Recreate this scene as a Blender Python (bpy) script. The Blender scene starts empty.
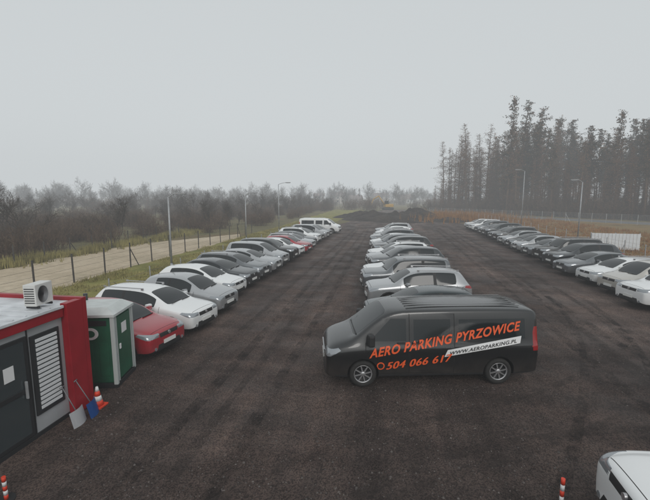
import bpy,bmesh,math,random
from mathutils import Vector,Matrix,noise
from mathutils.bvhtree import BVHTree
R=random.Random(7)
C=bpy.context.scene.collection
rad=math.radians
# ------------------------------------------------------------ materials
def mat(name,col,rough=.6,metal=0,spec=.5,coat=0,var=0,vscale=4,bump=0,bscale=30,alpha=1):
    m=bpy.data.materials.new(name);m.use_nodes=True
    nt=m.node_tree;b=nt.nodes['Principled BSDF']
    b.inputs['Base Color'].default_value=(*col,1);b.inputs['Roughness'].default_value=rough
    b.inputs['Metallic'].default_value=metal;b.inputs['Specular IOR Level'].default_value=spec
    b.inputs['Coat Weight'].default_value=coat;b.inputs['Coat Roughness'].default_value=.06
    tc=nt.nodes.new('ShaderNodeTexCoord')
    if var:
        n=nt.nodes.new('ShaderNodeTexNoise');n.inputs['Scale'].default_value=vscale;n.inputs['Detail'].default_value=6
        nt.links.new(tc.outputs['Object'],n.inputs['Vector'])
        r=nt.nodes.new('ShaderNodeMapRange');r.inputs['From Min'].default_value=.3;r.inputs['From Max'].default_value=.7
        r.inputs['To Min'].default_value=1-var;r.inputs['To Max'].default_value=1+var
        nt.links.new(n.outputs['Fac'],r.inputs['Value'])
        v=nt.nodes.new('ShaderNodeVectorMath');v.operation='SCALE';v.inputs[0].default_value=col
        nt.links.new(r.outputs['Result'],v.inputs['Scale']);nt.links.new(v.outputs['Vector'],b.inputs['Base Color'])
    if bump:
        n=nt.nodes.new('ShaderNodeTexNoise');n.inputs['Scale'].default_value=bscale;n.inputs['Detail'].default_value=5
        nt.links.new(tc.outputs['Object'],n.inputs['Vector'])
        bp=nt.nodes.new('ShaderNodeBump');bp.inputs['Strength'].default_value=bump;bp.inputs['Distance'].default_value=.03
        nt.links.new(n.outputs['Fac'],bp.inputs['Height']);nt.links.new(bp.outputs['Normal'],b.inputs['Normal'])
    return m
def paint(name,col,metal=0.0,rough=.32):
    m=mat(name,col,rough,metal,.5,.8)
    nt=m.node_tree;b=nt.nodes['Principled BSDF'];N=nt.nodes.new;Lk=nt.links.new
    tc=N('ShaderNodeTexCoord');sp=N('ShaderNodeSeparateXYZ');Lk(tc.outputs['Object'],sp.inputs[0])
    n=N('ShaderNodeTexNoise');n.inputs['Scale'].default_value=3.5;n.inputs['Detail'].default_value=7;Lk(tc.outputs['Object'],n.inputs['Vector'])
    r=N('ShaderNodeMapRange');r.inputs['From Min'].default_value=.1;r.inputs['From Max'].default_value=.75;r.inputs['To Min'].default_value=.75;r.inputs['To Max'].default_value=.02
    Lk(sp.outputs['Z'],r.inputs['Value'])
    mu=N('ShaderNodeMath');mu.operation='MULTIPLY';Lk(r.outputs[0],mu.inputs[0]);Lk(n.outputs['Fac'],mu.inputs[1])
    mx=N('ShaderNodeMix');mx.data_type='RGBA';mx.inputs['A'].default_value=(*col,1);mx.inputs['B'].default_value=(.10,.08,.07,1)
    Lk(mu.outputs[0],mx.inputs['Factor']);Lk(mx.outputs['Result'],b.inputs['Base Color'])
    r2=N('ShaderNodeMapRange');r2.inputs['To Min'].default_value=rough;r2.inputs['To Max'].default_value=.9;Lk(mu.outputs[0],r2.inputs['Value']);Lk(r2.outputs[0],b.inputs['Roughness'])
    r3=N('ShaderNodeMapRange');r3.inputs['To Min'].default_value=.8;r3.inputs['To Max'].default_value=0;r3.inputs['From Max'].default_value=.5;Lk(mu.outputs[0],r3.inputs['Value']);Lk(r3.outputs[0],b.inputs['Coat Weight'])
    return m
P=dict(white=paint('paint_white',(.78,.79,.79)),silver=paint('paint_silver',(.40,.41,.42),.5,.3),
 grey=paint('paint_grey',(.14,.15,.16),.5,.3),dark=paint('paint_darkgrey',(.03,.035,.04),.3),black=paint('paint_black',(.006,.007,.008)),
 red=paint('paint_red',(.33,.010,.022)),teal=paint('paint_teal',(.014,.026,.03),.2),beige=paint('paint_beige',(.5,.48,.44),.2),blue=paint('paint_blue',(.02,.03,.06),.3))
glass=mat('car_glass',(.012,.016,.018),.05,0,.5)
plas=mat('black_plastic',(.018,.018,.019),.6,var=.2)
tyre=mat('tyre_rubber',(.02,.019,.018),.85,var=.3,vscale=8)
rim=mat('alloy_rim',(.45,.45,.46),.35,.7)
hl=mat('headlamp_lens',(.30,.32,.34),.1,.4,.8,.5)
tl=mat('tail_lamp',(.30,.01,.012),.15,0,.6,.5)
plate=mat('plate_white',(.7,.7,.68),.4)
seam=mat('door_seam',(.006,.006,.006),.8)
CARM=[P['white'],glass,plas,tyre,rim,hl,tl,plate,seam]
# ------------------------------------------------------------ helpers
def link(o,parent=None):
    C.objects.link(o)
    if parent: o.parent=parent
    return o
def empty(name,loc=(0,0,0),rz=0):
    e=bpy.data.objects.new(name,None);e.location=loc;e.rotation_euler[2]=rz;e.empty_display_size=.3;return link(e)
def mesh_ob(name,verts,faces,mats,parent=None,smooth=False,mi=None):
    me=bpy.data.meshes.new(name);me.from_pydata(verts,[],faces)
    for m in (mats if isinstance(mats,list) else [mats]): me.materials.append(m)
    if mi: me.polygons.foreach_set('material_index',mi)
    if smooth: me.polygons.foreach_set('use_smooth',[True]*len(me.polygons))
    me.update();return link(bpy.data.objects.new(name,me),parent)
def bm_ob(name,bm,mats,parent=None):
    me=bpy.data.meshes.new(name)
    for m in (mats if isinstance(mats,list) else [mats]): me.materials.append(m)
    bm.to_mesh(me);bm.free()
    return link(bpy.data.objects.new(name,me),parent)
def add_box(bm,c,s,mi=0,rot=None,bev=0):
    M=Matrix.Translation(c)
    if rot is not None: M=M@rot
    M=M@Matrix.Diagonal((*s,1))
    r=bmesh.ops.create_cube(bm,size=1,matrix=M)
    vs=r['verts'];fs={f for v in vs for f in v.link_faces}
    for f in fs:f.material_index=mi
    if bev:
        es=list({e for v in vs for e in v.link_edges})
        r=bmesh.ops.bevel(bm,geom=es,offset=bev,segments=2,affect='EDGES',profile=.6)
        for f in r['faces']: f.material_index=mi
def add_cyl(bm,p,q,r1,r2=None,n=10,mi=0):
    p=Vector(p);q=Vector(q);d=q-p
    M=Matrix.Translation((p+q)/2)@d.to_track_quat('Z','Y').to_matrix().to_4x4()
    r=bmesh.ops.create_cone(bm,cap_ends=True,segments=n,radius1=r1,radius2=r1 if r2 is None else r2,depth=d.length,matrix=M)
    for f in {f for v in r['verts'] for f in v.link_faces}: f.material_index=mi;f.smooth=len(f.verts)==4
def box(name,lo,hi,m,parent=None,bev=.01):
    bm=bmesh.new();lo=Vector(lo);hi=Vector(hi)
    add_box(bm,(lo+hi)/2,hi-lo,bev=bev);return bm_ob(name,bm,m,parent)
def lathe(bm,prof,cx,cz,cy,side,n,mi):
    rings=[]
    for r,y in prof:
        rings.append([bm.verts.new((cx+r*math.cos(2*math.pi*i/n),cy+side*y,cz+r*math.sin(2*math.pi*i/n))) for i in range(n)])
    for a,b in zip(rings,rings[1:]):
        for i in range(n):
            j=(i+1)%n
            f=bm.faces.new((a[i],a[j],b[j],b[i]) if side<0 else (a[i],b[i],b[j],a[j]));f.material_index=mi;f.smooth=True
# ------------------------------------------------------------ cars
def inside(poly,a,b):
    s=0
    for (x0,y0),(x1,y1) in zip(poly,poly[1:]+poly[:1]):
        c=(x1-x0)*(b-y0)-(y1-y0)*(a-x0)
        if abs(c)<1e-9: continue
        if s==0:s=1 if c>0 else -1
        elif (c>0)!=(s>0): return False
    return True
def cut(bm,poly,ax,cond,mi,only=None):
    i=0 if ax=='side' else 1
    lo0=min(p[0] for p in poly);hi0=max(p[0] for p in poly);lo1=min(p[1] for p in poly);hi1=max(p[1] for p in poly)
    def cand():
        out=[]
        for f in bm.faces:
            c=f.calc_center_median()
            if not cond(c): continue
            a=[v.co[i] for v in f.verts];z=[v.co.z for v in f.verts]
            if max(a)<lo0 or min(a)>hi0 or max(z)<lo1 or min(z)>hi1: continue
            out.append(f)
        return out
    for p,q in zip(poly,poly[1:]+poly[:1]):
        fs=cand()
        if not fs: return
        g=set(fs)
        for f in fs: g.update(f.verts);g.update(f.edges)
        dx,dz=q[0]-p[0],q[1]-p[1]
        if i==0: co=(p[0],0,p[1]);no=(-dz,0,dx)
        else: co=(0,p[0],p[1]);no=(0,-dz,dx)
        bmesh.ops.bisect_plane(bm,geom=list(g),dist=1e-5,plane_co=co,plane_no=no)
    for f in cand():
        c=f.calc_center_median()
        if inside(poly,c[i],c.z) and (only is None or f.material_index in only): f.material_index=mi
def wheel(bm,cx,hw,Rw,side,spokes,mi_rim=4):
    cy=side*(hw-.015)
    w=.21
    lathe(bm,[(Rw*.66,-.03),(Rw*.70,-.005),(Rw*.86,0),(Rw*.96,-.015),(Rw,-.05),(Rw,-w+.04),(Rw*.95,-w),(Rw*.6,-w)],cx,Rw,cy,side,28,3)
    lathe(bm,[(Rw*.60,-.05),(Rw*.62,-.022),(Rw*.68,-.018),(Rw*.69,-.04)],cx,Rw,cy,side,28,mi_rim)
    lathe(bm,[(Rw*.64,-.04),(Rw*.62,-.10),(.001,-.10)],cx,Rw,cy,side,28,2)
    lathe(bm,[(.001,-.022),(.05,-.022),(.065,-.04),(.07,-.09)],cx,Rw,cy,side,14,mi_rim)
    for k in range(spokes):
        a=2*math.pi*(k+.3)/spokes
        M=Matrix.Rotation(-a,4,'Y')
        for dy in ([-.022,.022] if spokes==5 else [0]):
            add_box(bm,Vector((cx,cy-side*.045,Rw))+M@Vector((Rw*.36,0,dy)),(Rw*.56,.03,.034 if spokes==5 else .03),mi_rim,M)
def build_car(name,st,tags,L,hw,zl,wx,Rw,belt,hn,opts):
    bm=bmesh.new();rings=[]
    cl=bm.edges.layers.float.new('crease_edge')
    for (x,zb,w,zs,zt,wt) in st:
        h=[(0,zb),(.78*w,zb),(.955*w,zb+.07),(w,zb+.42*(zs-zb)),(.992*w,zs-.13*(zs-zb)),(.95*w,zs),(wt,zt-.05),(wt*.87,zt-.008),(wt*.45,zt+.012)]
        top=(0,zt+.018)
        pts=h+[top]
        ring=[bm.verts.new((x,y,z)) for y,z in pts]+[bm.verts.new((x,-y,z)) for y,z in reversed(pts[1:-1])]
        rings.append(ring)
    n=len(rings[0])
    for s in range(len(rings)-1):
        a,b=rings[s],rings[s+1];t=tags[s]
        for k in range(n):
            j=(k+1)%n
            f=bm.faces.new((a[k],b[k],b[j],a[j]))
            kk=k if k<9 else 17-k
            m=0
            if kk<=1:m=2
            if kk==5 and t in('cab','ws2'): m=1
            if kk==5 and t=='pil': m=2
            if kk>=7 and t in('ws','ws2','rw'): m=1
            f.material_index=m
    bm.faces.new(rings[0]);bm.faces.new(list(reversed(rings[-1])))
    bm.faces.ensure_lookup_table()
    bmesh.ops.recalc_face_normals(bm,faces=bm.faces)
    for e in bm.edges:
        ms={f.material_index for f in e.link_faces}
        if 1 in ms and len(ms)>1: e[cl]=.8
        if 2 in ms and 0 in ms: e[cl]=.5
    for s in range(len(rings)-1):
        for k in (4,14):
            e=bm.edges.get((rings[s][k],rings[s+1][k]))
            if e: e[cl]=max(e[cl],.45)
        for k in (5,13,6,12):
            e=bm.edges.get((rings[s][k],rings[s+1][k]))
            if e: e[cl]=max(e[cl],.35)
    me=bpy.data.meshes.new('tmp')
    for m in CARM: me.materials.append(m)
    bm.to_mesh(me);bm.free()
    o=bpy.data.objects.new('tmp',me);C.objects.link(o)
    md=o.modifiers.new('s','SUBSURF');md.levels=2;md.render_levels=2
    dg=bpy.context.evaluated_depsgraph_get();m2=bpy.data.meshes.new_from_object(o.evaluated_get(dg))
    bm=bmesh.new();bm.from_mesh(m2)
    opts(bm)
    m2=bpy.data.meshes.new('tmp2')
    for m in CARM: m2.materials.append(m)
    bm.to_mesh(m2);bm.free()
    o.modifiers.clear();o.data=m2
    bc=bmesh.new()
    for x in wx:
        for sd in(-1,1):
            add_cyl(bc,(x,sd*(hw-.32),Rw+.01),(x,sd*(hw+.3),Rw+.01),Rw+.055,n=36,mi=2)
    cme=bpy.data.meshes.new('cut')
    for m in CARM: cme.materials.append(m)
    bc.to_mesh(cme);bc.free()
    co=bpy.data.objects.new('cut',cme);C.objects.link(co)
    md=o.modifiers.new('b','BOOLEAN');md.object=co;md.operation='DIFFERENCE';md.solver='EXACT'
    dg=bpy.context.evaluated_depsgraph_get();m3=bpy.data.meshes.new_from_object(o.evaluated_get(dg))
    bpy.data.objects.remove(o);bpy.data.objects.remove(co)
    bm=bmesh.new();bm.from_mesh(m3)
    bmesh.ops.dissolve_degenerate(bm,dist=1e-5,edges=bm.edges)
    for f in bm.faces: f.smooth=True
    for e in bm.edges:
        if len(e.link_faces)==2 and e.calc_face_angle(0)>rad(38): e.smooth=False
    return bm
def finish(bm,name):
    me=bpy.data.meshes.new(name)
    for m in CARM: me.materials.append(m)
    bm.to_mesh(me);bm.free()
    return me
def make_car(name,L=4.3,W=1.8,H=1.47,zl=.2,hn=.80,belt=.95,cowl=1.08,wst=1.9,xC=3.35,xr=3.75,xg=4.12,Rw=.32,suv=False,deck=None,rails=False,spokes=5,wf=.83,wr=None,rwf=.66):
    hw=W/2;wr=wr or L-.76;rw=hw*rwf;cz=belt+.05;xB=(wst+xC)/2+.02
    S=[(0,zl+.08,hw*.78,hn-.18,hn-.10,hw*.66),(.04,zl+.03,hw*.88,hn-.06,hn+.01,hw*.73),(.16,zl+.01,hw*.95,hn-.0,hn+.065,hw*.78),
       (.42,zl,hw*.985,hn+.05,hn+.12,hw*.81),(cowl-.3,zl,hw,belt-.05,cz-.04,hw*.83),(cowl,zl,hw,belt-.02,cz,hw*.83),
       (cowl*.5+wst*.5,zl,hw,belt-.01,(cz+H)/2+.03,hw*.755),(wst,zl,hw,belt,H-.07,rw),(wst+.35,zl,hw,belt+.005,H-.015,rw),
       (xB-.05,zl,hw,belt+.01,H,rw),(xB+.05,zl,hw,belt+.01,H,rw),(xC,zl,hw*.995,belt+.03,H-.03,rw*.98),(xr,zl+.01,hw*.985,belt+.05,H-.085,rw*.95)]
    T=['b','b','b','b','b','ws','ws2','cab','cab','pil','cab','b']
    if deck:
        S+=[(xg,zl+.02,hw*.975,belt+.05,belt+.11,hw*.78),(L-.2,zl+.05,hw*.95,belt+.03,belt+.10,hw*.78)];T+=['rw','b']
        tz=belt+.02
    else:
        S+=[(xg,zl+.04,hw*.955,belt+.03,belt+.10,hw*.76)];T+=['rw']
        tz=belt-.02
    S+=[(L-.08,zl+.06,hw*.92,tz-.03,tz+.03,hw*.74),(L-.02,zl+.09,hw*.87,tz-.14,tz-.06,hw*.68),(L,zl+.15,hw*.8,tz-.28,tz-.2,hw*.6)];T+=['b','b','b']
    def opts(bm):
        side=lambda c:abs(c.y)>.80*hw and c.z<belt+.03
        for x in (cowl+.22,xB,xC+(.0 if suv else -.05)):
            cut(bm,[(x-.007,zl+.12),(x+.007,zl+.12),(x+.007,belt+.02),(x-.007,belt+.02)],'side',side,8,{0})
        cut(bm,[(cowl+.22,zl+.11),(xC,zl+.11),(xC,zl+.122),(cowl+.22,zl+.122)],'side',side,8,{0})
        cut(bm,[(.13,hn+.3),(.142,hn+.3),(.142,hn-.03),(.13,hn-.03)],'side',lambda c:abs(c.y)<.7*hw and c.x<.3,8,{0})
        fr=lambda c:c.x<.62 and abs(c.y)>.46*hw
        cut(bm,[(-.1,hn-.12),(.14,hn-.11),(.48,hn+.0),(.42,hn+.05),(-.1,hn-.02)],'side',fr,5,{0})
        nose=lambda c:c.x<.16
        cut(bm,[(-.43*hw,hn-.15),(.43*hw,hn-.15),(.45*hw,hn-.025),(-.45*hw,hn-.025)],'front',nose,2,{0})
        cut(bm,[(-.62*hw,zl+.08),(.62*hw,zl+.08),(.52*hw,zl+.26),(-.52*hw,zl+.26)],'front',nose,2,{0})
        bk=lambda c:c.x>L-.45 and abs(c.y)>.5*hw
        cut(bm,[(L-.38,belt-.09),(L+.1,belt-.16),(L+.1,belt-.0),(L-.34,belt+.0)],'side',bk,6,{0})
        cut(bm,[(-.4*hw,zl+.02),(.4*hw,zl+.02),(.4*hw,zl+.12),(-.4*hw,zl+.12)],'front',lambda c:c.x>L-.2,2,{0})
        if suv:
            for x in (wf,wr):
                cut(bm,[(x+(Rw+.125)*math.cos(a*math.pi/10),Rw+(Rw+.125)*math.sin(a*math.pi/10)) for a in range(20)],'side',lambda c:abs(c.y)>.8*hw,2,{0})
            cut(bm,[(.3,zl-.05),(L-.3,zl-.05),(L-.3,zl+.16),(.3,zl+.16)],'side',lambda c:abs(c.y)>.8*hw,2,{0})
    bm=build_car(name,S,T,L,hw,zl,(wf,wr),Rw,belt,hn,opts)
    for x in(wf,wr):
        for sd in(-1,1): wheel(bm,x,hw,Rw,sd,spokes)
    for sd in(-1,1):
        add_box(bm,(cowl+.52,sd*(hw+.10),belt+.09),(.14,.20,.13),0,Matrix.Rotation(sd*-.15,4,'Z'),.035)
        add_box(bm,(cowl+.56,sd*(hw-.01),belt+.04),(.06,.12,.04),2)
        add_box(bm,(xB-.14,sd*(hw+.003),belt-.13),(.18,.03,.028),0,None,.008)
        add_box(bm,(xC-.22,sd*(hw-.0),belt-.12),(.18,.03,.028),0,None,.008)
        if rails:
            add_cyl(bm,(wst+.25,sd*rw*.93,H+.035),(xr-.1,sd*rw*.9,H+.0),.016,n=8,mi=4)
            for x in (wst+.3,xr-.15): add_box(bm,(x,sd*rw*.92,H-.0),(.10,.03,.07),4)
        add_cyl(bm,(.06,sd*.66*hw,zl+.16),(.0,sd*.66*hw,zl+.16),.05,n=12,mi=5)
    add_box(bm,(-.012,0,zl+.29),(.02,.52,.115),7);add_box(bm,(L+.008,0,tz-.3),(.02,.52,.115),7)
    add_cyl(bm,(-.02,0,hn-.085),(.03,0,hn-.085),.05,n=14,mi=4)
    add_box(bm,(cowl-.0,.2,cz+.035),(.03,.55,.02),2,Matrix.Rotation(.1,4,'Z'));add_box(bm,(cowl-.0,-.35,cz+.035),(.03,.5,.02),2,Matrix.Rotation(.1,4,'Z'))
    add_cyl(bm,(xr-.15,0,H-.03),(xr+.0,0,H+.06),.01,.004,6,2)
    return finish(bm,name)
M_hatch=make_car('car_hatch')
M_hatch2=make_car('car_hatch2',L=4.05,W=1.75,H=1.5,cowl=.98,wst=1.75,xC=3.1,xr=3.6,xg=3.92,spokes=8)
M_wagon=make_car('car_wagon',L=4.6,W=1.8,H=1.47,cowl=1.12,wst=1.98,xC=4.0,xr=4.15,xg=4.45,rails=True,spokes=8,wr=3.75)
M_sedan=make_car('car_sedan',L=4.65,W=1.82,H=1.45,cowl=1.17,wst=2.05,xC=3.4,xr=3.55,xg=4.1,deck=True,wr=3.8)
M_suv=make_car('car_suv',L=4.45,W=1.86,H=1.66,zl=.26,hn=.95,belt=1.08,cowl=1.12,wst=1.85,xC=3.75,xr=4.0,xg=4.28,Rw=.36,suv=True,rails=True,wf=.88,wr=3.58)
M_suv2=make_car('car_suv2',L=4.7,W=1.88,H=1.7,zl=.27,hn=.98,belt=1.1,cowl=1.17,wst=2.0,xC=3.9,xr=4.2,xg=4.52,Rw=.37,suv=True,wf=.92,wr=3.75,spokes=8)
M_mpv=make_car('car_mpv',L=4.35,W=1.82,H=1.66,zl=.2,hn=.86,belt=1.02,cowl=.9,wst=1.75,xC=3.85,xr=4.1,xg=4.28,rwf=.72,wr=3.6)
M_off=make_car('car_offroad',L=4.5,W=1.86,H=1.78,zl=.3,hn=1.02,belt=1.12,cowl=1.2,wst=1.75,xC=4.1,xr=4.3,xg=4.42,Rw=.38,suv=True,wf=.9,wr=3.62,rails=True,rwf=.76)
MT=dict(h=M_hatch,k=M_hatch2,w=M_wagon,s=M_sedan,u=M_suv,v=M_suv2,m=M_mpv,o=M_off)
# ------------------------------------------------------------ van
def make_van():
    L=5.48;hw=.98
    S=[(0,.30,.80,.74,.82,.68),(.05,.24,.90,.88,.96,.76),(.18,.21,.95,.99,1.08,.81),(.5,.2,.975,1.05,1.18,.84),(.74,.2,.98,1.08,1.25,.84),
       (1.15,.2,.98,1.1,1.60,.80),(1.58,.2,.98,1.12,1.88,.76),(1.9,.2,.98,1.12,1.95,.78),(2.7,.2,.98,1.12,1.97,.80),(3.6,.2,.98,1.12,1.975,.80),
       (4.6,.2,.98,1.12,1.97,.80),(5.25,.22,.98,1.12,1.95,.79),(5.42,.25,.96,1.12,1.90,.77),(5.47,.28,.94,1.1,1.84,.74),(5.48,.32,.92,1.05,1.78,.72)]
    T=['b','b','b','b','ws','ws']+['b']*8
    Rw=.345
    def opts(bm):
        side=lambda c:abs(c.y)>.72*hw
        def strip(a,b,w=.008):
            if abs(a[0]-b[0])<1e-6: cut(bm,[(a[0]-w,a[1]),(a[0]+w,a[1]),(a[0]+w,b[1]),(a[0]-w,b[1])],'side',side,8,{0})
            else: cut(bm,[(a[0],a[1]-w),(b[0],b[1]-w),(b[0],b[1]+w),(a[0],a[1]+w)],'side',side,8,{0})
        strip((1.02,.35),(1.02,1.16));strip((2.13,.35),(2.13,1.86));strip((3.28,.35),(3.28,1.86));strip((1.02,.36),(3.28,.36));strip((3.28,1.02),(5.3,1.02),.012)
        cut(bm,[(1.12,1.19),(2.05,1.19),(2.05,1.74),(1.66,1.74)],'side',side,1,{0})
        cut(bm,[(2.24,1.21),(3.18,1.21),(3.18,1.72),(2.24,1.72)],'side',side,1,{0})
        cut(bm,[(3.40,1.21),(5.12,1.21),(5.12,1.71),(3.40,1.71)],'side',side,1,{0})
        cut(bm,[(.25,.1),(5.3,.1),(5.3,.33),(.25,.33)],'side',lambda c:abs(c.y)>.8*hw,2,{0})
        cut(bm,[(-.1,.80),(.14,.82),(.40,.97),(.34,1.03),(-.1,.92)],'side',lambda c:c.x<.6 and abs(c.y)>.5*hw,5,{0})
        nose=lambda c:c.x<.2
        cut(bm,[(-.5,.74),(.5,.74),(.5,.90),(-.5,.90)],'front',nose,2,{0})
        cut(bm,[(-.75,.26),(.75,.26),(.68,.52),(-.68,.52)],'front',nose,2,{0})
        cut(bm,[(5.2,.9),(5.6,.9),(5.6,1.5),(5.36,1.5)],'side',lambda c:c.x>5.3 and abs(c.y)>.75*hw,6,{0})
    bm=build_car('van',S,T,L,hw,.2,(.96,4.46),Rw,1.1,.9,opts)
    for x in(.96,4.46):
        for sd in(-1,1): wheel(bm,x,hw,Rw,sd,8)
    for sd in(-1,1):
        add_box(bm,(1.12,sd*(hw+.16),1.30),(.16,.22,.30),2,Matrix.Rotation(sd*-.15,4,'Z'),.05)
        add_box(bm,(1.18,sd*(hw+.02),1.20),(.07,.16,.06),2)
        add_box(bm,(1.92,sd*(hw-.005),1.15),(.2,.03,.03),2,None,.01);add_box(bm,(2.3,sd*(hw-.005),1.15),(.2,.03,.03),2,None,.01)
    for i in range(7):
        y=-.54+i*.18
        add_box(bm,(3.6,y,1.980),(3.0,.05,.010),0,None,.004)
    add_box(bm,(-.012,0,.6),(.02,.52,.115),7);add_box(bm,(-.0,0,.82),(.03,.9,.025),4)
    add_box(bm,(.80,.2,1.31),(.03,.6,.025),2);add_box(bm,(.80,-.4,1.31),(.03,.55,.025),2)
    return finish(bm,'van')
M_van=make_van()
def park(me,col,x,y,deg,name='parked_car',z=.006):
    o=bpy.data.objects.new(name,me);o.location=(x,y,z);o.rotation_euler[2]=rad(deg);link(o)
    o.material_slots[0].link='OBJECT';o.material_slots[0].material=P[col];return o
van=park(M_van,'black',-1.66,10.13,11.6,'van')
orange=mat('lettering_orange',(.80,.11,.025),.5);whitev=mat('lettering_white',(.75,.75,.75),.5);blk=mat('lettering_black',(.02,.02,.02),.5)
vb=bmesh.new();vb.from_mesh(M_van);bvh=BVHTree.FromBMesh(vb);vb.free()
def surf(me,off):
    for v in me.vertices:
        h=bvh.ray_cast(Vector((v.co.x,-3,v.co.z)),Vector((0,1,0)))
        v.co.y=(h[0].y if h[0] else -.98)-off
def letter(txt,x,z,size,ang,m,width,off=.014,name='side_lettering',shear=.25,bold=.03):
    cu=bpy.data.curves.new('t','FONT');cu.body=txt;cu.size=size;cu.offset=size*bold;cu.shear=shear;cu.space_character=1.1
    o=bpy.data.objects.new('t',cu);C.objects.link(o)
    dg=bpy.context.evaluated_depsgraph_get();me=bpy.data.meshes.new_from_object(o.evaluated_get(dg));bpy.data.objects.remove(o)
    xs=[v.co.x for v in me.vertices];k=width/(max(xs)-min(xs))
    bm=bmesh.new();bm.from_mesh(me)
    bmesh.ops.triangulate(bm,faces=bm.faces[:])
    for _ in range(3): 
        es=[e for e in bm.edges if e.calc_length()>.06]
        if es: bmesh.ops.subdivide_edges(bm,edges=es,cuts=1);bmesh.ops.triangulate(bm,faces=bm.faces[:])
    bm.to_mesh(me);bm.free()
    for v in me.vertices:
        a,b=v.co.x*k,v.co.y
        v.co=(x+a*math.cos(ang),0,z+b+a*math.sin(ang))
    surf(me,off);me.materials.clear();me.materials.append(m)
    ob=bpy.data.objects.new(name,me);link(ob,van)
letter('AERO PARKING PYRZOWICE',1.12,.79,.31,.165,orange,3.95)
# the font's thin outlines of 0 and 6 fold over when emboldened, so the number is laid without emboldening, twice, 7 mm apart
for dx in (0,.010,.020): letter('504 066 617',1.52+dx,.47+dx*.4,.27,.12,orange,1.68,off=.022+dx*.1,bold=0)
def poly_on_van(pts,m,off,name):
    bm=bmesh.new();f=bm.faces.new([bm.verts.new((a,0,b)) for a,b in pts])
    bmesh.ops.subdivide_edges(bm,edges=bm.edges[:],cuts=3,use_grid_fill=True)
    me=bpy.data.meshes.new(name);bm.to_mesh(me);bm.free();surf(me,off);me.materials.append(m)
    link(bpy.data.objects.new(name,me),van)
poly_on_van([(3.02,.78),(4.98,1.10),(5.02,1.28),(3.10,.96)],whitev,.008,'web_stripe')
letter('WWW.AEROPARKING.PL',3.14,.83,.12,.165,blk,1.75,.017,'web_text',bold=.02)
def disc(r,x,z,m,off,name):
    lo=bmesh.new();bmesh.ops.create_circle(lo,cap_ends=True,segments=20,radius=r,matrix=Matrix.Translation((x,0,z))@Matrix.Rotation(math.pi/2,4,'X'))
    me=bpy.data.meshes.new(name);lo.to_mesh(me);lo.free();surf(me,off);me.materials.append(m);link(bpy.data.objects.new(name,me),van)
disc(.10,1.40,.57,orange,.012,'phone_icon');disc(.07,1.40,.57,P['black'],.016,'phone_icon_centre')
# ------------------------------------------------------------ rows
def j(a): return R.uniform(-a,a)
left=[('h','red',10.4),('w','white',12.6),('k','silver',14.9),('h','white',17.3),('s','dark',19.4),('w','grey',21.5),('s','silver',23.6),('m','silver',25.8),('v','black',28.0),('k','white',30.2),('h','red',32.4),('w','silver',34.6),('h','dark',36.8),('u','white',39.1),('s','dark',41.4),('m','silver',43.8),('k','grey',46.3)]
for i,(t,c,y) in enumerate(left):
    park(MT[t],c,-6.45-(0.3 if i>2 else 0)+j(.22),y+.2,174+j(2.5))
park(M_van,'white',-6.2,51.6,176,'van')
mid=[('h','teal',13.3,-.6),('u','silver',16.1,-.95),('o','grey',18.7,-1.2),('s','white',21.2,-1.3),('v','dark',23.5,-1.2),('h','silver',25.8,-1.3),('w','white',28.1,-1.4),('v','black',30.4,-1.2),('m','grey',32.7,-1.5),('k','white',35.,-1.5),('u','dark',37.3,-1.5),('w','white',39.6,-1.5),('h','dark',41.9,-1.6),('k','white',44.2,-1.5),('u','silver',46.5,-1.5)]
for t,c,y,x in mid: park(MT[t],c,x+j(.2),y+.9,10.5+j(2))
right=[('u','white',18.2,10.4),('m','beige',20.6,10.7),('w','white',22.9,10.8),('s','grey',25.5,10.75),('v','dark',28.,10.8),('o','black',30.6,10.9),('h','grey',33.2,11.1),('k','silver',35.8,11.2),('s','dark',38.4,11.3),('h','silver',41,11.4),('u','black',43.6,11.5),('w','grey',46.3,11.6),('v','dark',49,11.6),('h','black',51.7,11.6),('m','grey',54.4,11.6),('u','white',57.1,11.6),('s','silver',59.8,11.7),('h','white',62.5,11.7)]
for t,c,y,x in right: park(MT[t],c,x+j(.2),y+.3,9+j(2))
park(M_suv2,'white',3.15,5.2,-2)
# ------------------------------------------------------------ ground
def ramp(nt,src,stops):
    r=nt.nodes.new('ShaderNodeValToRGB');e=r.color_ramp.elements
    e[0].position=stops[0][0];e[0].color=(*stops[0][1],1);e[1].position=stops[-1][0];e[1].color=(*stops[-1][1],1)
    for p,c in stops[1:-1]:
        x=e.new(p);x.color=(*c,1)
    nt.links.new(src,r.inputs[0]);return r.outputs[0]
def tex(nt,scale,detail=6,sc=(1,1,1),kind='ShaderNodeTexNoise',rough=.6,rot=0):
    tc=nt.nodes.new('ShaderNodeTexCoord');mp=nt.nodes.new('ShaderNodeMapping');mp.inputs['Scale'].default_value=sc;mp.inputs['Rotation'].default_value=(0,0,rot)
    n=nt.nodes.new(kind);n.inputs['Scale'].default_value=scale
    if 'Detail' in n.inputs:n.inputs['Detail'].default_value=detail
    if kind=='ShaderNodeTexNoise': n.inputs['Roughness'].default_value=rough
    nt.links.new(tc.outputs['Object'],mp.inputs[0]);nt.links.new(mp.outputs[0],n.inputs['Vector']);return n
def mixc(nt,a,b,fac=None,mode='MULTIPLY',f=1):
    m=nt.nodes.new('ShaderNodeMix');m.data_type='RGBA';m.blend_type=mode;m.inputs['Factor'].default_value=f
    nt.links.new(a,m.inputs['A']);nt.links.new(b,m.inputs['B'])
    if fac: nt.links.new(fac,m.inputs['Factor'])
    return m.outputs['Result']
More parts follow.
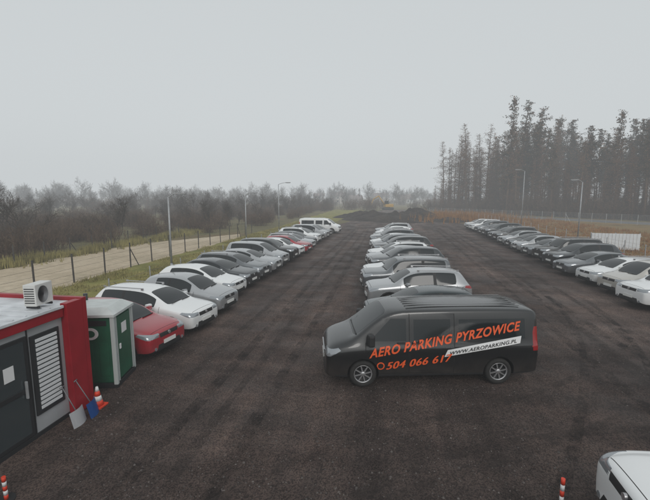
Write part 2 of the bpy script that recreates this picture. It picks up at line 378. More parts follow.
def ground_mat(name,stops,big,speck,tracks=None,bump=.5,rough=.9,bs=18,alpha=None):
    m=bpy.data.materials.new(name);m.use_nodes=True;nt=m.node_tree;b=nt.nodes['Principled BSDF']
    b.inputs['Roughness'].default_value=rough;b.inputs['Specular IOR Level'].default_value=.2
    c=ramp(nt,tex(nt,big,8).outputs['Fac'],stops)
    s=ramp(nt,tex(nt,bs*2.2,5,rough=.75).outputs['Fac'],[(.32,(speck[0],)*3),(.68,(speck[1],)*3)])
    c=mixc(nt,c,s)
    s=ramp(nt,tex(nt,2.2,8,rough=.7).outputs['Fac'],[(.3,(.80,)*3),(.7,(1.2,)*3)])
    c=mixc(nt,c,s)
    if tracks:
        for sc,ro in tracks:
            s=ramp(nt,tex(nt,1,5,sc,rot=ro).outputs['Fac'],[(.38,(.78,)*3),(.5,(1,)*3),(.62,(1.25,1.22,1.19))]);c=mixc(nt,c,s)
        vo=tex(nt,45,kind='ShaderNodeTexVoronoi')
        s=ramp(nt,vo.outputs['Color'],[(.0,(.65,)*3),(.7,(1.0,)*3),(.9,(1.1,1.0,1.0)),(1.,(2.4,2.3,2.2))]);c=mixc(nt,c,s)
        rr=ramp(nt,tex(nt,.6,5).outputs['Fac'],[(.4,(.55,)*3),(.6,(.92,)*3)]);nt.links.new(rr,b.inputs['Roughness'])
    nt.links.new(c,b.inputs['Base Color'])
    n=tex(nt,bs,8,rough=.75);bp=nt.nodes.new('ShaderNodeBump');bp.inputs['Strength'].default_value=bump;bp.inputs['Distance'].default_value=.05
    nt.links.new(n.outputs['Fac'],bp.inputs['Height']);nt.links.new(bp.outputs['Normal'],b.inputs['Normal'])
    if alpha:
        a=ramp(nt,tex(nt,1.6,7,rough=.75).outputs['Fac'],[(.42,(0,)*3),(.66,(alpha,)*3)]);nt.links.new(a,b.inputs['Alpha'])
    return m
g_lot=ground_mat('lot_millings',[(.3,(.030,.0225,.0210)),(.5,(.043,.0335,.0310)),(.7,(.062,.049,.045))],.16,(.58,1.5),[((1.1,.09,1),0),((.35,.05,1),.05),((.12,.9,1),.5)],.9,bs=38)
g_tr1=ground_mat('tyre_track_light',[(.3,(.064,.052,.048)),(.7,(.085,.070,.064))],.5,(.6,1.5),None,.8,bs=38,alpha=.5)
g_tr2=ground_mat('tyre_track_dark',[(.3,(.018,.0145,.0135)),(.7,(.026,.021,.020))],.5,(.6,1.5),None,.8,bs=38,alpha=.5,rough=.65)
g_land=ground_mat('scrubland',[(.3,(.10,.085,.04)),(.5,(.14,.125,.06)),(.7,(.17,.11,.055))],.08,(.6,1.3),bs=3)
g_verge=ground_mat('verge_grass',[(.3,(.12,.125,.03)),(.5,(.21,.195,.06)),(.72,(.28,.245,.09))],.35,(.6,1.4),bs=9)
g_sand=ground_mat('pale_gravel',[(.3,(.36,.30,.21)),(.5,(.45,.37,.265)),(.7,(.52,.44,.33))],.2,(.85,1.12),bs=10,bump=.2)
g_road=ground_mat('road_asphalt',[(.3,(.13,.13,.13)),(.7,(.17,.17,.17))],.2,(.85,1.1),bs=14,bump=.2)
g_rgrass=ground_mat('brown_grass',[(.3,(.13,.09,.045)),(.5,(.21,.155,.075)),(.7,(.26,.16,.08))],.25,(.6,1.35),bs=7)
g_heap=ground_mat('earth',[(.3,(.028,.023,.021)),(.7,(.065,.054,.048))],.4,(.6,1.4),bs=3,bump=1)
mesh_ob('ground',[(-900,-300,0),(900,-300,0),(900,1200,0),(-900,1200,0)],[(0,1,2,3)],g_land)
def sheet(name,pts,z,m,jit=.35,step=1.2):
    out=[]
    for (a,b) in zip(pts,pts[1:]+pts[:1]):
        a=Vector(a);b=Vector(b);n=max(1,int((b-a).length/step));d=(b-a).normalized();nn=Vector((-d.y,d.x))
        for i in range(n):
            p=a+(b-a)*i/n
            o=noise.noise(Vector((p.x*.25,p.y*.25,z*50)))*jit*2+noise.noise(Vector((p.x*1.3,p.y*1.3,3)))*jit
            out.append((*(p+nn*o),z))
    bm=bmesh.new();f=bm.faces.new([bm.verts.new(p) for p in out]);bmesh.ops.triangulate(bm,faces=[f]);
    bmesh.ops.recalc_face_normals(bm,faces=bm.faces)
    if sum(f.normal.z for f in bm.faces)<0: bmesh.ops.reverse_faces(bm,faces=bm.faces)
    return bm_ob(name,bm,m)
sheet('grass_verge',[(-17.2,-20),(-10,-20),(-10,80),(-8,150),(-20,150),(-17.5,60)],.004,g_verge,.3)
sheet('brown_grass_strip',[(15,-20),(70,-20),(70,60),(30,110),(8,135),(10,80)],.004,g_rgrass,.5)
sheet('parking_lot',[(-11.2,-20),(16.6,-20),(17,66),(12,78),(6,150),(-2,150),(-7.5,76),(-10.8,56)],.008,g_lot,.35)
sheet('gravel_field',[(-17.2,-20),(-17.4,44),(-19,48.5),(-25.5,36),(-25,-20)][::-1],.008,g_sand,.2)
sheet('road',[(10,125),(52,66),(92,10),(97,14),(57,71),(15,130)][::-1],.010,g_road,.05)
tz=[.0125]
def track(pts,m,w=.22,gap=1.55):
    P0,P1,P2,P3=[Vector(p) for p in pts]
    for sgn in(-1,1):
        V=[];F=[];n=50
        for i in range(n+1):
            t=i/n;p=P0*(1-t)**3+P1*3*t*(1-t)**2+P2*3*t*t*(1-t)+P3*t**3
            d=(P1-P0)*3*(1-t)**2+(P2-P1)*6*t*(1-t)+(P3-P2)*3*t*t
            d.normalize();nn=Vector((-d.y,d.x));c=p+nn*sgn*gap/2
            e=[noise.noise(Vector((i*.7,k*9,sgn*3+tz[0]*999)))*.05 for k in(0,1)]
            a=c+nn*(w/2+e[0]);b=c-nn*(w/2+e[1]);V+=[(a.x,a.y,tz[0]),(b.x,b.y,tz[0])]
            if i: s=2*i;F.append((s-2,s-1,s+1,s))
        mesh_ob('tyre_track',V,F,m);tz[0]+=.0006
track([(-3.5,-2),(-3.6,12),(-3.2,25),(-3.6,60)],g_tr2,.3);track([(-4.3,2),(-4.5,12),(-4.2,30),(-4.0,60)],g_tr1)
track([(-2,0),(-1.5,6),(3,7.5),(8,8.2)],g_tr1);track([(-3,3),(-1,8),(4,7),(9,14)],g_tr1)
track([(7.5,-2),(7.8,12),(8.2,30),(8.6,62)],g_tr1,.3);track([(6.8,0),(6.5,10),(7.2,25),(7.9,60)],g_tr2,.3);track([(4.5,8),(7,10),(8,14),(8.5,30)],g_tr1)
track([(8.5,20),(8,14),(6,10),(3,5)],g_tr2);track([(5.5,6),(8,6.8),(11,9),(13,14)],g_tr1)
def heap(name,cx,cy,sx,sy,h,seed,m=g_heap):
    n=36;vs=[];fs=[]
    for i in range(n+1):
        for k in range(n+1):
            a=(i/n*2-1);b=(k/n*2-1);r=math.sqrt(a*a+b*b)
            z=max(0,1-r**1.7)
            z*=h*(.75+.5*noise.noise(Vector((a*2.2+seed,b*2.2,0)))+.35*noise.noise(Vector((a*6+seed,b*6,1))))
            vs.append((cx+a*sx,cy+b*sy,z-.03))
    for i in range(n):
        for k in range(n):
            q=i*(n+1)+k;fs.append((q,q+n+1,q+n+2,q+1))
    return mesh_ob(name,vs,fs,m,smooth=True)
heap('earth_mound',-1,84,9,7,2.1,1);heap('earth_mound',5,88,8,7,2.5,5);heap('earth_mound',-6,92,7,5,1.6,9);heap('earth_mound',12,80,5,4,.9,13);heap('earth_mound',2,76,5,3,.8,17)
V=[];F=[]
for i in range(5200):
    y=4+12*R.random()**1.5;x=R.uniform(-.95,.95)*y*.9-y*.16
    if x<-6.6: continue
    s=R.uniform(.006,.02) if R.random()<.93 else R.uniform(.02,.034);k=len(V);a=R.uniform(0,3)
    for q in range(4): V.append((x+s*math.cos(a+q*1.57)*R.uniform(.7,1.2),y+s*math.sin(a+q*1.57)*R.uniform(.7,1.2),.008))
    V.append((x,y,.010+s*.8));
    for q in range(4): F.append((k+q,k+(q+1)%4,k+4))
mesh_ob('loose_gravel',V,F,mat('stone_chips',(.10,.088,.082),.9,var=.6,vscale=3))
# ------------------------------------------------------------ foliage
bark=mat('bark',(.075,.06,.05),.9,var=.3);barkp=mat('pine_bark',(.13,.08,.052),.9,var=.3,vscale=1.5)
needle=mat('pine_needles',(.044,.043,.024),.8,var=.45,vscale=.5);needle2=mat('brown_needles',(.165,.085,.045),.85,var=.4,vscale=.5)
scrub=mat('scrub_twigs',(.11,.072,.048),.9,var=.35,vscale=.5);drygrass=mat('dry_grass_blades',(.27,.235,.09),.9,var=.4,vscale=.7)
redgrass=mat('russet_grass',(.29,.15,.06),.9,var=.3,vscale=.7)
def tube(V,F,p,q,r1,r2,n=3):
    d=(q-p).normalized();a=d.orthogonal().normalized();b=d.cross(a);s=len(V)
    for i in range(n):
        t=2*math.pi*i/n;V.append(p+(a*math.cos(t)+b*math.sin(t))*r1)
    for i in range(n):
        t=2*math.pi*i/n;V.append(q+(a*math.cos(t)+b*math.sin(t))*r2)
    for i in range(n): F.append((s+i,s+(i+1)%n,s+n+(i+1)%n,s+n+i))
def bare_mesh(name,seed,h=6,multi=1,spread=.55,ns0=6):
    r=random.Random(seed);V=[];F=[]
    def grow(p,d,l,rd,lv):
        ns=[ns0,4,3,2][lv]
        for s in range(ns):
            d=(d+Vector((r.gauss(0,.13),r.gauss(0,.13),r.gauss(.04,.08)))).normalized()
            q=p+d*l/ns;r2=max(rd*(1-.72*(s+1)/ns),.010)
            rr=max(rd*(1-.72*s/ns),.011);tube(V,F,p,q,rr,r2,5 if lv==0 else 3)
            if lv<3 and (lv>0 or s>=1):
                for c in range(3 if lv==0 else 2):
                    a=r.uniform(0,6.28);o=d.orthogonal().normalized();o.rotate(Matrix.Rotation(a,3,d))
                    grow(q,(d+o*r.uniform(spread,spread+.6)).normalized(),l*r.uniform(.35,.6)*(1-.35*s/ns),r2*.62,lv+1)
            p=q
    for m in range(multi):
        grow(Vector((r.uniform(-.2,.2)*multi,r.uniform(-.2,.2)*multi,-.05)),Vector((r.gauss(0,.08)*multi,r.gauss(0,.08)*multi,1)).normalized(),h*r.uniform(.75,.95),.012*h+.02,0)
    me=bpy.data.meshes.new(name);me.from_pydata(V,[],F);me.materials.append(bark);return me
bares=[bare_mesh('bare_tree_%d'%i,20+i,6,[1,2,1,3,2][i]) for i in range(5)]
def bush_mesh(name,seed,m):
    r=random.Random(seed);V=[];F=[]
    for i in range(120):
        b=Vector((r.gauss(0,.7),r.gauss(0,.7),0));d=Vector((r.gauss(0,.35),r.gauss(0,.35),1)).normalized();l=r.uniform(.6,2.0)
        p=b
        for s in range(3):
            q=p+d*l/3;tube(V,F,p,q,.014,.01);
            for c in range(3):
                dd=(d+Vector((r.gauss(0,.6),r.gauss(0,.6),r.gauss(0,.3)))).normalized();tube(V,F,q,q+dd*l*.25,.01,.006)
                if r.random()<.5:
                    t=q+dd*l*.2;s0=len(V);k=.05
                    V.extend([t+Vector((r.uniform(-k,k),r.uniform(-k,k),r.uniform(-k,k))) for _ in range(3)]);F.append((s0,s0+1,s0+2))
            d=(d+Vector((r.gauss(0,.2),r.gauss(0,.2),0))).normalized();p=q
    me=bpy.data.meshes.new(name);me.from_pydata(V,[],F);me.materials.append(m);return me
bushes=[bush_mesh('bush_%d'%i,50+i,scrub) for i in range(3)]
def pine_mesh(name,seed,h,cb,wid,brown,dens=1,k0=.26):
    r=random.Random(seed);V=[];F=[];MI=[]
    n=10;sway=Vector((r.gauss(0,.02),r.gauss(0,.02),0));ax=[]
    for i in range(n+1): ax.append(Vector((0,0,h*i/n-.1))+sway*(i*i*.4))
    for i in range(n): tube(V,F,ax[i],ax[i+1],.24*(1-i/n)+.03,.24*(1-(i+1)/n)+.03,6)
    MI+=[0]*len(F)
    def at(z):
        k=min(n-1,max(0,int(z/h*n)));t=z/h*n-k;return ax[k].lerp(ax[k+1],t)
    z=h*.08;lean=r.uniform(0,6.28)
    while z<h-.2:
        t=(z/h-cb)/(1-cb)
        if t<0:
            for _ in range(2):
                a=r.uniform(0,6.28);l=r.uniform(.5,1.9);q=at(z)+Vector((math.cos(a)*l,math.sin(a)*l,-.1));f0=len(F);tube(V,F,at(z),q,.022,.012);MI+=[0]*(len(F)-f0)
                for c in range(3):
                    u=at(z).lerp(q,r.uniform(.4,1));f0=len(F);tube(V,F,u,u+Vector((r.gauss(0,.3),r.gauss(0,.3),r.gauss(-.1,.2))),.012,.008);MI+=[0]*(len(F)-f0)
            z+=.5;continue
        nb=r.randint(3,6);gap=.75+.45*noise.noise(Vector((z*.55,seed,0)))
        for b in range(nb):
            if r.random()<.12: continue
            a=r.uniform(0,6.28);l=wid*(.22+.78*min(1,(1-t)*1.9))*r.uniform(.45,1.2)*min(1,.35+t*4)*gap*(1+.3*math.cos(a-lean))
            d=Vector((math.cos(a),math.sin(a),r.uniform(-.1,.5)));o=at(z);f0=len(F);tube(V,F,o,o+d*l,.03,.01);MI+=[0]*(len(F)-f0)
            nc=int(l*7*dens)+3
            for c in range(nc):
                s=r.uniform(.2,1.05);q=o+d*l*s+Vector((r.gauss(0,.22),r.gauss(0,.22),r.gauss(0,.2)))
                mi=2 if r.random()<brown else 1
                for _ in range(2):
                    k=k0;s0=len(V)
                    e=Vector((r.uniform(-1,1),r.uniform(-1,1),r.uniform(-.8,.8)))*k
                    g=Vector((r.uniform(-1,1),r.uniform(-1,1),r.uniform(-.8,.8)))*k*.7
                    V.extend([q-e,q+e,q+g]);F.append((s0,s0+1,s0+2));MI.append(mi)
        z+=r.uniform(.32,.56)
    me=bpy.data.meshes.new(name);me.from_pydata(V,[],F)
    for m in(barkp,needle,needle2): me.materials.append(m)
    me.polygons.foreach_set('material_index',MI);return me
pines=[pine_mesh('pine_%d'%i,80+i,24,[.42,.25,.48,.2,.35,.4][i],[2.8,3.3,2.8,3.2,2.9,3.4][i],[.25,.4,.3,.5,.4,.35][i]) for i in range(6)]
larch=[pine_mesh('larch_%d'%i,90+i,22,.08,3.4,.96,.8,.16) for i in range(4)]
def inst(me,name,parent,x,y,s,sz=None):
    o=bpy.data.objects.new(name,me);o.location=(x,y,0);o.rotation_euler=(R.gauss(0,.02),R.gauss(0,.02),R.uniform(0,6.28));o.scale=(s,s,sz or s);link(o,parent)
forest=empty('pine_forest')
e0=Vector((18,140));e1=Vector((98,26));ed=(e1-e0);nn=Vector((.82,.57))
prof=[(0,.95),(.05,1.12),(.1,1.12),(.15,1.15),(.2,1.30),(.24,1.05),(.27,.76),(.30,.80),(.34,1.02),(.40,1.0),(.45,1.05),(1,1.0)]
def hf(t):
    for (a,b),(c,d) in zip(prof,prof[1:]):
        if a<=t<=c: return b+(d-b)*(t-a)/(c-a)
    return 1
for row in range(8):
    t=0.0
    while t<.8:
        p=e0+ed*t+nn*(row*3.8+R.uniform(-1.5,1.5))
        k=hf(t)*R.uniform(.7,1.05)
        pl=.95 if t<.14 else (.7 if row<2 else (.4 if row<4 else .2))
        la=R.random()<pl
        me=R.choice(larch) if la else R.choice(pines)
        if la and row<2 and t>.14: k*=R.uniform(.5,.98)
        if la and t<=.14: k*=1.08
        if R.random()<.92: inst(me,'pine_tree',forest,p.x,p.y,k*1.0,k)
        t+=R.uniform(1.7,3.8)/ed.length
    if row<3:
        t=0
        while t<.8:
            p=e0+ed*t+nn*R.uniform(-3,5);inst(R.choice(larch),'young_tree',forest,p.x,p.y,R.uniform(.2,.5));t+=R.uniform(1.5,4)/ed.length
for i in range(180):
    t=R.random()*.8;p=e0+ed*t+nn*R.uniform(-3,12);inst(R.choice(bushes),'undergrowth',forest,p.x,p.y,R.uniform(1,2.6))
thick=empty('bare_tree_thicket')
cnt=0
while cnt<240:
    x=R.uniform(-120,-14);y=R.uniform(12,190)
    if y<50 and x>-29-y*.05: continue
    if y>=50 and x>-22: 
        if not(y>120 and x<-12): continue
    if x<-27-(y*.75+10): continue
    g=.158*-x+.9875*y
    s=R.uniform(.35,.8)*(1 if g<90 else 1.3);inst(R.choice(bares),'bare_tree',thick,x,y,s);cnt+=1
for (x,y,s,k) in [(-37,30,1.15,0),(-34,33,.95,2),(-42,38,1.2,1),(-33.5,24.5,1.0,4)]: inst(bares[k],'bare_tree',None,x,y,s)
inst(larch[1],'larch_tree',None,-31,22.5,.24);inst(larch[2],'larch_tree',None,-33,23.5,.28)
for i in range(360):
    y=R.uniform(14,150);x=R.uniform(-28,-60) if y<48 else R.uniform(-21,-75)
    inst(R.choice(bushes),'scrub_bush',thick,x,y,R.uniform(.55,1.3))
far=empty('distant_treeline')
for i in range(300):
    u=R.uniform(-.95,.32);g=R.uniform(220,420)
    x=.9875*u*g-.158*g;y=.158*u*g+.9875*g
    if R.random()<.25: inst(R.choice(pines),'far_pine',far,x,y,R.uniform(.3,.48))
    else: inst(R.choice(bares),'far_tree',far,x,y,R.uniform(1.2,2.1))
for i in range(200):
    u=R.uniform(-.95,.32);g=R.uniform(130,380)
    x=.9875*u*g-.158*g;y=.158*u*g+.9875*g
    inst(R.choice(bushes),'far_bush',far,x,y,R.uniform(1.3,2.4))
def blades(name,n,fx,m,h=(.12,.4),w=.02):
    V=[];F=[]
    for i in range(n):
        x,y=fx()
        cl=noise.noise(Vector((x*.5,y*.5,0)))
        if cl<-.15: continue
        for b in range(4):
            a=R.uniform(0,6.28);hh=R.uniform(*h)*(1+cl);bx=x+R.gauss(0,.08);by=y+R.gauss(0,.08);s=len(V)
            V+= [(bx-w*math.cos(a),by-w*math.sin(a),0),(bx+w*math.cos(a),by+w*math.sin(a),0),(bx+R.gauss(0,.08),by+R.gauss(0,.08),hh)];F.append((s,s+1,s+2))
    mesh_ob(name,V,F,m)
blades('dry_grass',14000,lambda:(R.uniform(-17.3,-10.7),R.uniform(8,75)),drygrass,(.06,.22))
blades('dry_grass',9000,lambda:(R.uniform(16,34),R.uniform(22,90)),redgrass,(.1,.45),.025)
blades('dry_grass',4000,lambda:(R.gauss(15,5),R.gauss(92,7)),redgrass,(.6,1.5),.05)
blades('dry_grass',3500,lambda:(R.gauss(-25.8,.6),R.uniform(10,50)),drygrass,(.2,.7),.03)
# ------------------------------------------------------------ fences, lamps
galv=mat('galvanised_steel',(.38,.39,.40),.5,.3,var=.15);postm=mat('fence_post',(.06,.055,.05),.8,var=.3)
def fence(name,a,b,h,step,m,wires=5,pr=.03,wr=.006):
    a=Vector((*a,0));b=Vector((*b,0));n=int((b-a).length/step);V=[];F=[]
    for i in range(n+1):
        p=a+(b-a)*i/n;l=Vector((j(.03),j(.03),h+j(.05)));tube(V,F,p,p+l,pr,pr,6)
        if i%8==0 and i: tube(V,F,p+Vector((0,0,h*.8)),p+(b-a).normalized()*.9,pr*.7,pr*.7,4)
    for w in range(wires):
        z=h*(w+.5)/wires;tube(V,F,a+Vector((0,0,z)),b+Vector((0,0,z)),wr,wr,3)
    mesh_ob(name,V,F,m)
fence('wire_fence',(-17.2,4),(-17.6,49),1.7,2.5,postm,5,.045)
fence('wire_fence',(-25.3,8),(-26,48),1.5,2.5,postm,5,.045)
fence('wire_fence',(-12.1,9),(-12.4,74),1.2,3.0,galv,3)
fence('wire_fence',(17.4,12),(18.2,78),1.6,2.5,galv,6)
fence('wire_fence',(18.2,78),(9,118),1.6,2.5,galv,6)
fence('wire_fence',(12,118),(88,12),1.8,2.5,galv,8,.04,.012)
lh=mat('lamp_housing',(.3,.3,.31),.5)
def lamp(x,y,h,ad,al=1.3):
    bm=bmesh.new();add_cyl(bm,(0,0,0),(0,0,.9),.08,.07,12);add_cyl(bm,(0,0,.9),(0,0,h-.1),.06,.04,12)
    add_box(bm,(0,0,.03),(.3,.3,.06),0,None,.01)
    d=Vector((math.cos(ad),math.sin(ad),0));p=Vector((0,0,h-.12))
    for i in range(5):
        q=Vector((0,0,h-.12))+d*al*(i+1)/5+Vector((0,0,.22*math.sin((i+1)/5*1.5)));add_cyl(bm,p,q,.025,n=8);p=q
    M=Matrix.Rotation(ad,4,'Z');add_box(bm,p+d*.25,(.62,.2,.09),1,M,.03);add_box(bm,p+d*.27-Vector((0,0,.05)),(.4,.15,.03),2,M)
    o=bm_ob('street_lamp',bm,[galv,lh,hl]);o.location=(x,y,0)
lamp(-12.6,21.1,4.9,.1,.5);lamp(-12.9,45.5,6.4,.1,.9);lamp(-13.5,36,5.1,.1,.6)
lamp(17.3,54.5,8.2,3.1,.6);lamp(16.9,38,6.2,3.1,.4)
# white panel fence
wp=empty('panel_fence',(20.3,38.6,0),rad(-8));wm=mat('white_panel',(.66,.68,.70),.6,var=.06)
for i in range(14): box('slat_%d'%i,(-1.9+i*.27,-.015,.1),(-1.9+i*.27+.25,.015,1.55),wm,wp,.004)
for z in(.3,1.3): box('rail',(-1.95,.018,z),(1.95,.06,z+.08),galv,wp)
for x in(-1.9,0,1.85): box('post',(x-.04,.062,0),(x+.04,.14,1.6),galv,wp)
# ------------------------------------------------------------ container office
co=empty('container_office')
grey=mat('panel_grey',(.34,.35,.36),.5,var=.1,vscale=1.5);redp=mat('panel_red',(.28,.010,.018),.4,var=.12,vscale=2);wroof=mat('roof_sheet',(.58,.60,.62),.5,var=.22,vscale=2)
alu=mat('dark_frame',(.022,.023,.025),.4);gl=mat('door_glass',(.04,.05,.054),.05,0,.8);blind=mat('blind_white',(.62,.63,.64),.6);sign=mat('paper_sign',(.7,.7,.7),.6)
X0=-6.85
box('walls',(-9.3,1,.08),(X0,7.50,2.30),grey,co)
box('base_frame',(-9.32,.98,0),(X0+.02,7.52,.10),alu,co)
box('roof',(-9.36,.9,2.47),(X0+.06,7.0,2.52),wroof,co)
for i in range(22): box('roof_rib_%d'%i,(-9.34,1.1+i*.27,2.52),(X0+.04,1.14+i*.27,2.545),wroof,co,.004)
box('fascia',(X0+.002,.9,2.28),(X0+.09,7.05,2.469),redp,co)
box('roof_edge',(X0+.062,.9,2.472),(X0+.12,7.05,2.53),wroof,co)
box('red_end_wall',(-9.4,7.503,.02),(X0+.16,7.62,2.58),redp,co)
box('red_corner',(X0+.003,7.07,.02),(X0+.16,7.50,2.56),redp,co)
box('roof_back_fill',(-9.3,7.0,2.303),(X0,7.50,2.50),wroof,co)
def opening(y0,y1,z0,z1,kind):
    box('frame_'+kind,(X0+.001,y0,z0),(X0+.035,y1,z1),alu,co)
    box('pane_'+kind,(X0+.036,y0+.08,z0+.08),(X0+.042,y1-.08,z1-.08),gl,co,.001)
opening(6.28,6.96,.45,2.1,'window')
for i in range(16): box('shutter_slat_%d'%i,(X0+.044,6.37,.56+i*.093),(X0+.062,6.87,.56+i*.093+.062),blind,co,.004)
opening(5.35,6.20,.12,2.15,'door')
box('door_rail',(X0+.043,5.43,1.05),(X0+.06,6.12,1.15),alu,co);box('door_handle',(X0+.06,6.05,.95),(X0+.11,6.08,1.3),galv,co)
box('door_notice',(X0+.044,5.68,1.42),(X0+.05,5.88,1.70),sign,co,.001)
opening(4.4,5.2,.12,2.15,'door_b');opening(2.6,4.1,.9,2.1,'window_b')
for y in (6.24,5.275,4.3): box('joint',(X0+.001,y-.015,.1),(X0+.012,y+.015,2.27),alu,co,.002)
ac=empty('air_conditioner',(-7.12,6.88,2.545),rad(8));ac.scale=(.75,.6,.8);wht=mat('ac_casing',(.62,.62,.60),.5,var=.08)
box('casing',(-.2,-.40,.06),(.14,.40,.62),wht,ac,.02)
for y in(-.3,.3): box('foot',(-.2,y-.03,0),(.16,y+.03,.059),alu,ac)
bm=bmesh.new();add_cyl(bm,(.141,-.08,.34),(.155,-.08,.34),.22,n=28)
bm_ob('fan_grille',bm,alu,ac)
bm=bmesh.new()
for i in range(6):
    lathe(bm,[(.04+i*.034,.0),(.05+i*.034,.006)],0,0,0,1,24,0)
o=bm_ob('fan_rings',bm,galv,ac);o.rotation_euler=(0,0,-math.pi/2);o.location=(.16,-.08,.34)
for i in range(7): box('side_louvre',(-.17,-.409,.14+i*.06),(.10,-.401,.165+i*.06),alu,ac,.001)
# ------------------------------------------------------------ portable toilet
pt=empty('portable_toilet',(-6.66,8.38,.008),rad(13));pt.scale=(1.13,.92,.90);grn=mat('toilet_green',(.012,.085,.045),.5,var=.2,vscale=2);trim=mat('toilet_trim',(.42,.45,.44),.5);ptop=mat('toilet_roof',(.52,.55,.54),.5,var=.1)
box('skid',(-1.17,-.02,0),(.02,1.17,.14),alu,pt);box('cabin',(-1.13,.02,.14),(-.02,1.13,2.05),grn,pt,.03)
for (x,y) in((-1.13,.02),(-.02,.02),(-.02,1.13),(-1.13,1.13)): box('corner_post',(x-.045,y-.045,.1),(x+.045,y+.045,2.08),grn if x<-1 else trim,pt,.015)
for i in range(3): box('rib',(-1.0+i*.33,.008,.35),(-1.0+i*.33+.2,.02,1.3),grn,pt,.008)
box('vent',(-1.0,.004,1.8),(-.15,.02,1.95),alu,pt)
bm=bmesh.new()
vs=[(-1.2,-.06,2.06),(.05,-.06,2.06),(.05,1.2,2.06),(-1.2,1.2,2.06),(-1.2,-.06,2.13),(.05,-.06,2.13),(.05,1.2,2.13),(-1.2,1.2,2.13),(-1.0,.12,2.30),(-.15,.12,2.30),(-.15,1.02,2.30),(-1.0,1.02,2.30)]
vv=[bm.verts.new(v) for v in vs]
for f in[(3,2,1,0),(0,1,5,4),(1,2,6,5),(2,3,7,6),(3,0,4,7),(4,5,9,8),(5,6,10,9),(6,7,11,10),(7,4,8,11),(8,9,10,11)]: bm.faces.new([vv[i] for i in f])
bm_ob('roof',bm,ptop,pt)
box('door',(-.019,.16,.2),(.012,.98,1.98),grn,pt,.01)
for y in(.1,1.0): box('door_jamb',(-.018,y,.16),(.02,y+.05,2.02),trim,pt,.005)
box('latch',(.013,.22,1.05),(.035,.30,1.2),sign,pt);box('door_sticker',(.013,.42,1.45),(.017,.72,1.75),sign,pt,.001)
bm=bmesh.new();add_cyl(bm,(-.5,-.002,1.58),(-.5,.014,1.58),.17,n=28);bm_ob('round_logo',bm,sign,pt)
bm=bmesh.new();add_cyl(bm,(-.5,-.006,1.58),(-.5,-.0025,1.58),.10,n=24);bm_ob('logo_centre',bm,grn,pt)
bm=bmesh.new();add_cyl(bm,(-.95,.95,2.15),(-.95,.95,2.5),.05,n=14);bm_ob('vent_pipe',bm,alu,pt)
# ------------------------------------------------------------ small things
ored=mat('cone_red',(.65,.05,.02),.5);cw=mat('reflective_white',(.7,.7,.7),.5)
bm=bmesh.new();add_box(bm,(0,0,.02),(.30,.30,.04),0,None,.01)
zz=[(.04,.12),(.16,.095),(.27,.07),(.38,.046),(.48,.025)]
for i in range(4): add_cyl(bm,(0,0,zz[i][0]),(0,0,zz[i+1][0]),zz[i][1],zz[i+1][1],20,i%2)
o=bm_ob('traffic_cone',bm,[ored,cw]);o.location=(-6.5,7.5,.01)
def bollard(x,y,h,t=0):
    bm=bmesh.new();add_cyl(bm,(0,0,0),(0,0,.03),.12,n=16,mi=2);n=5
    for i in range(n): add_cyl(bm,(0,0,.03+(h-.03)*i/n),(0,0,.03+(h-.03)*(i+1)/n),.03,n=12,mi=(i+1)%2)
    o=bm_ob('delineator_post',bm,[cw,ored,plas]);o.location=(x,y,.01);o.rotation_euler=(t,t,0)
bollard(2.74,5.95,.52);bollard(-5.9,4.75,.45,.1)
hm=mat('grey_handle',(.16,.16,.17),.5)
def shovel(x,y,m,rz):
    e=empty('snow_shovel',(x,y,.01),rz)
    bm=bmesh.new();V=[]
    n=8
    for i in range(n+1):
        a=i/n;yy=-.20+.40*a
        V.append((bm.verts.new((.10+.05*math.sin(a*math.pi),yy,0)),bm.verts.new((.02+.04*math.sin(a*math.pi),yy,.34))))
    for a,b in zip(V,V[1:]): bm.faces.new((a[0],b[0],b[1],a[1]))
    bmesh.ops.solidify(bm,geom=bm.faces[:],thickness=.012);bm_ob('blade',bm,m,e)
    bm=bmesh.new();add_cyl(bm,(.08,0,.18),(-.24,0,.82),.010,n=8);add_cyl(bm,(-.24,-.06,.82),(-.24,.06,.82),.012,n=8);bm_ob('handle',bm,hm,e)
shovel(-6.46,6.80,mat('shovel_white',(.65,.66,.68),.4),.1);shovel(-6.42,7.16,mat('shovel_blue',(.03,.12,.40),.4),.3)
# ------------------------------------------------------------ distant houses & excavator
wallm=[mat('render_%d'%i,c,.85,var=.08,vscale=.5) for i,c in enumerate([(.42,.38,.33),(.34,.24,.21),(.40,.40,.38)])];roofm=mat('roof_tiles',(.14,.10,.09),.8,var=.2);wg=mat('window_dark',(.04,.045,.05),.2)
def house(x,y,w,d,h,rh,rz,wm):
    e=empty('house',(x,y,0),rz);box('walls',(-w/2,-d/2,0),(w/2,d/2,h),wm,e)
    V=[(-w/2-.4,-d/2-.5,h),(w/2+.4,-d/2-.5,h),(w/2+.4,d/2+.5,h),(-w/2-.4,d/2+.5,h),(-w/2-.4,0,h+rh),(w/2+.4,0,h+rh)]
    V=[(a,b,c+.01) for a,b,c in V]
    mesh_ob('roof',V,[(0,1,5,4),(2,3,4,5),(0,4,3),(1,2,5),(0,3,2,1)],roofm,e)
    box('chimney',(w*.2,-.3,h+rh*.5),(w*.2+.6,.3,h+rh+.8),wallm[1],e)
    for i in range(3):
        for z in([1,3.6] if h>4.5 else [1]): box('window',(-w/2+w*(i+.5)/3-.6,-d/2-.03,z),(-w/2+w*(i+.5)/3+.6,-d/2-.002,z+1.3),wg,e)
house(-38,300,11,9,5.5,3,.1,wallm[0]);house(-24,290,10,8,3.2,3,-.2,wallm[1]);house(-58,330,9,8,5.5,2.5,.2,wallm[2]);house(14,310,12,9,3.2,3.6,.3,wallm[2]);house(-6,330,12,10,5.2,3,.15,wallm[0])
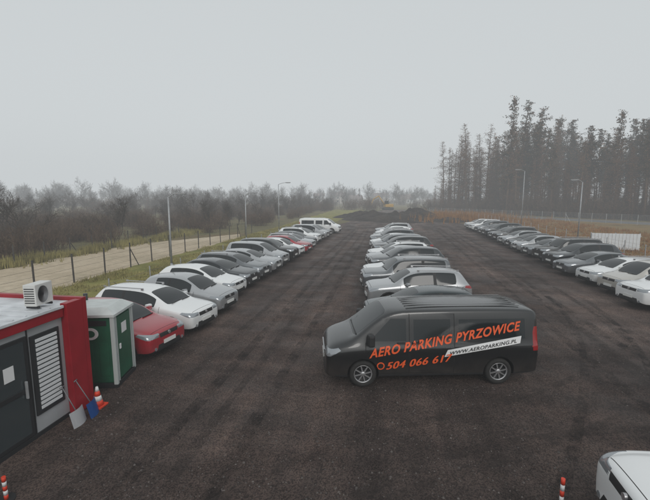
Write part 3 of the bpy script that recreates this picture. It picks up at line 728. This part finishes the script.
ex=empty('excavator',(0,150,0),rad(200));yel=mat('machine_yellow',(.5,.30,.05),.5,var=.1)
for s in(-1,1): box('track',(-1.9,s*1.2-.3,0),(1.9,s*1.2+.3,.9),plas,ex,.25)
box('house_body',(-1.8,-1.3,1.05),(1.3,1.3,2.2),yel,ex,.15);box('cab',(.1,.3,2.2),(1.5,1.3,3.4),glass,ex,.1);box('turntable',(-.7,-.7,.8),(.7,.7,1.06),plas,ex)
bm=bmesh.new();add_cyl(bm,(1.2,-.2,1.9),(3.6,-.2,5.2),.28,.22,4);add_cyl(bm,(3.6,-.2,5.2),(5.6,-.2,4.0),.22,.2,4);add_cyl(bm,(5.6,-.2,4.1),(6.6,-.2,1.6),.2,.15,4);bm_ob('boom',bm,yel,ex)
box('bucket',(6.0,-.7,.8),(7.0,.3,1.7),plas,ex,.2)
# ------------------------------------------------------------ fog (haze volume; its own glow stands in for scattered daylight)
fm=bpy.data.materials.new('fog');fm.use_nodes=True;nt=fm.node_tree;nt.nodes.remove(nt.nodes['Principled BSDF'])
D=.0018
va=nt.nodes.new('ShaderNodeVolumeAbsorption');va.inputs['Density'].default_value=D;va.inputs['Color'].default_value=(0,0,0,1)
em=nt.nodes.new('ShaderNodeEmission');em.inputs['Color'].default_value=(.58,.61,.625,1);em.inputs['Strength'].default_value=D
ads=nt.nodes.new('ShaderNodeAddShader');nt.links.new(va.outputs[0],ads.inputs[0]);nt.links.new(em.outputs[0],ads.inputs[1])
nt.links.new(ads.outputs[0],nt.nodes['Material Output'].inputs['Volume'])
box('fog',(-700,-60,-2),(700,900,45),fm,None,0)
# ------------------------------------------------------------ world, sun, camera
w=bpy.data.worlds.new('World');bpy.context.scene.world=w;w.use_nodes=True;nt=w.node_tree;bg=nt.nodes['Background']
sky=nt.nodes.new('ShaderNodeTexSky');sky.sky_type='NISHITA';sky.sun_disc=False;sky.sun_elevation=rad(35);sky.sun_rotation=rad(160);sky.dust_density=5
hs=nt.nodes.new('ShaderNodeHueSaturation');hs.inputs['Saturation'].default_value=.18;hs.inputs['Value'].default_value=.10
nt.links.new(sky.outputs[0],hs.inputs['Color'])
ad=nt.nodes.new('ShaderNodeMix');ad.data_type='RGBA';ad.blend_type='MIX';ad.inputs['Factor'].default_value=.82
nt.links.new(hs.outputs[0],ad.inputs['A']);ad.inputs['B'].default_value=(.67,.71,.725,1)
nt.links.new(ad.outputs['Result'],bg.inputs['Color']);bg.inputs['Strength'].default_value=1.0
sl=bpy.data.lights.new('sun','SUN');sl.energy=.8;sl.angle=rad(25);sl.color=(1,.97,.93)
so=bpy.data.objects.new('sun',sl);link(so);so.rotation_euler=(rad(55),0,rad(20))
cam=bpy.data.cameras.new('camera');cam.lens=21.6;cam.sensor_width=36;cam.clip_end=3000
c=bpy.data.objects.new('camera',cam);link(c);c.location=(0,0,4.8);c.rotation_euler=(rad(90-7.74),0,rad(9.1))
bpy.context.scene.camera=c
sc=bpy.context.scene;sc.view_settings.view_transform='Standard';sc.view_settings.look='None';sc.view_settings.exposure=0
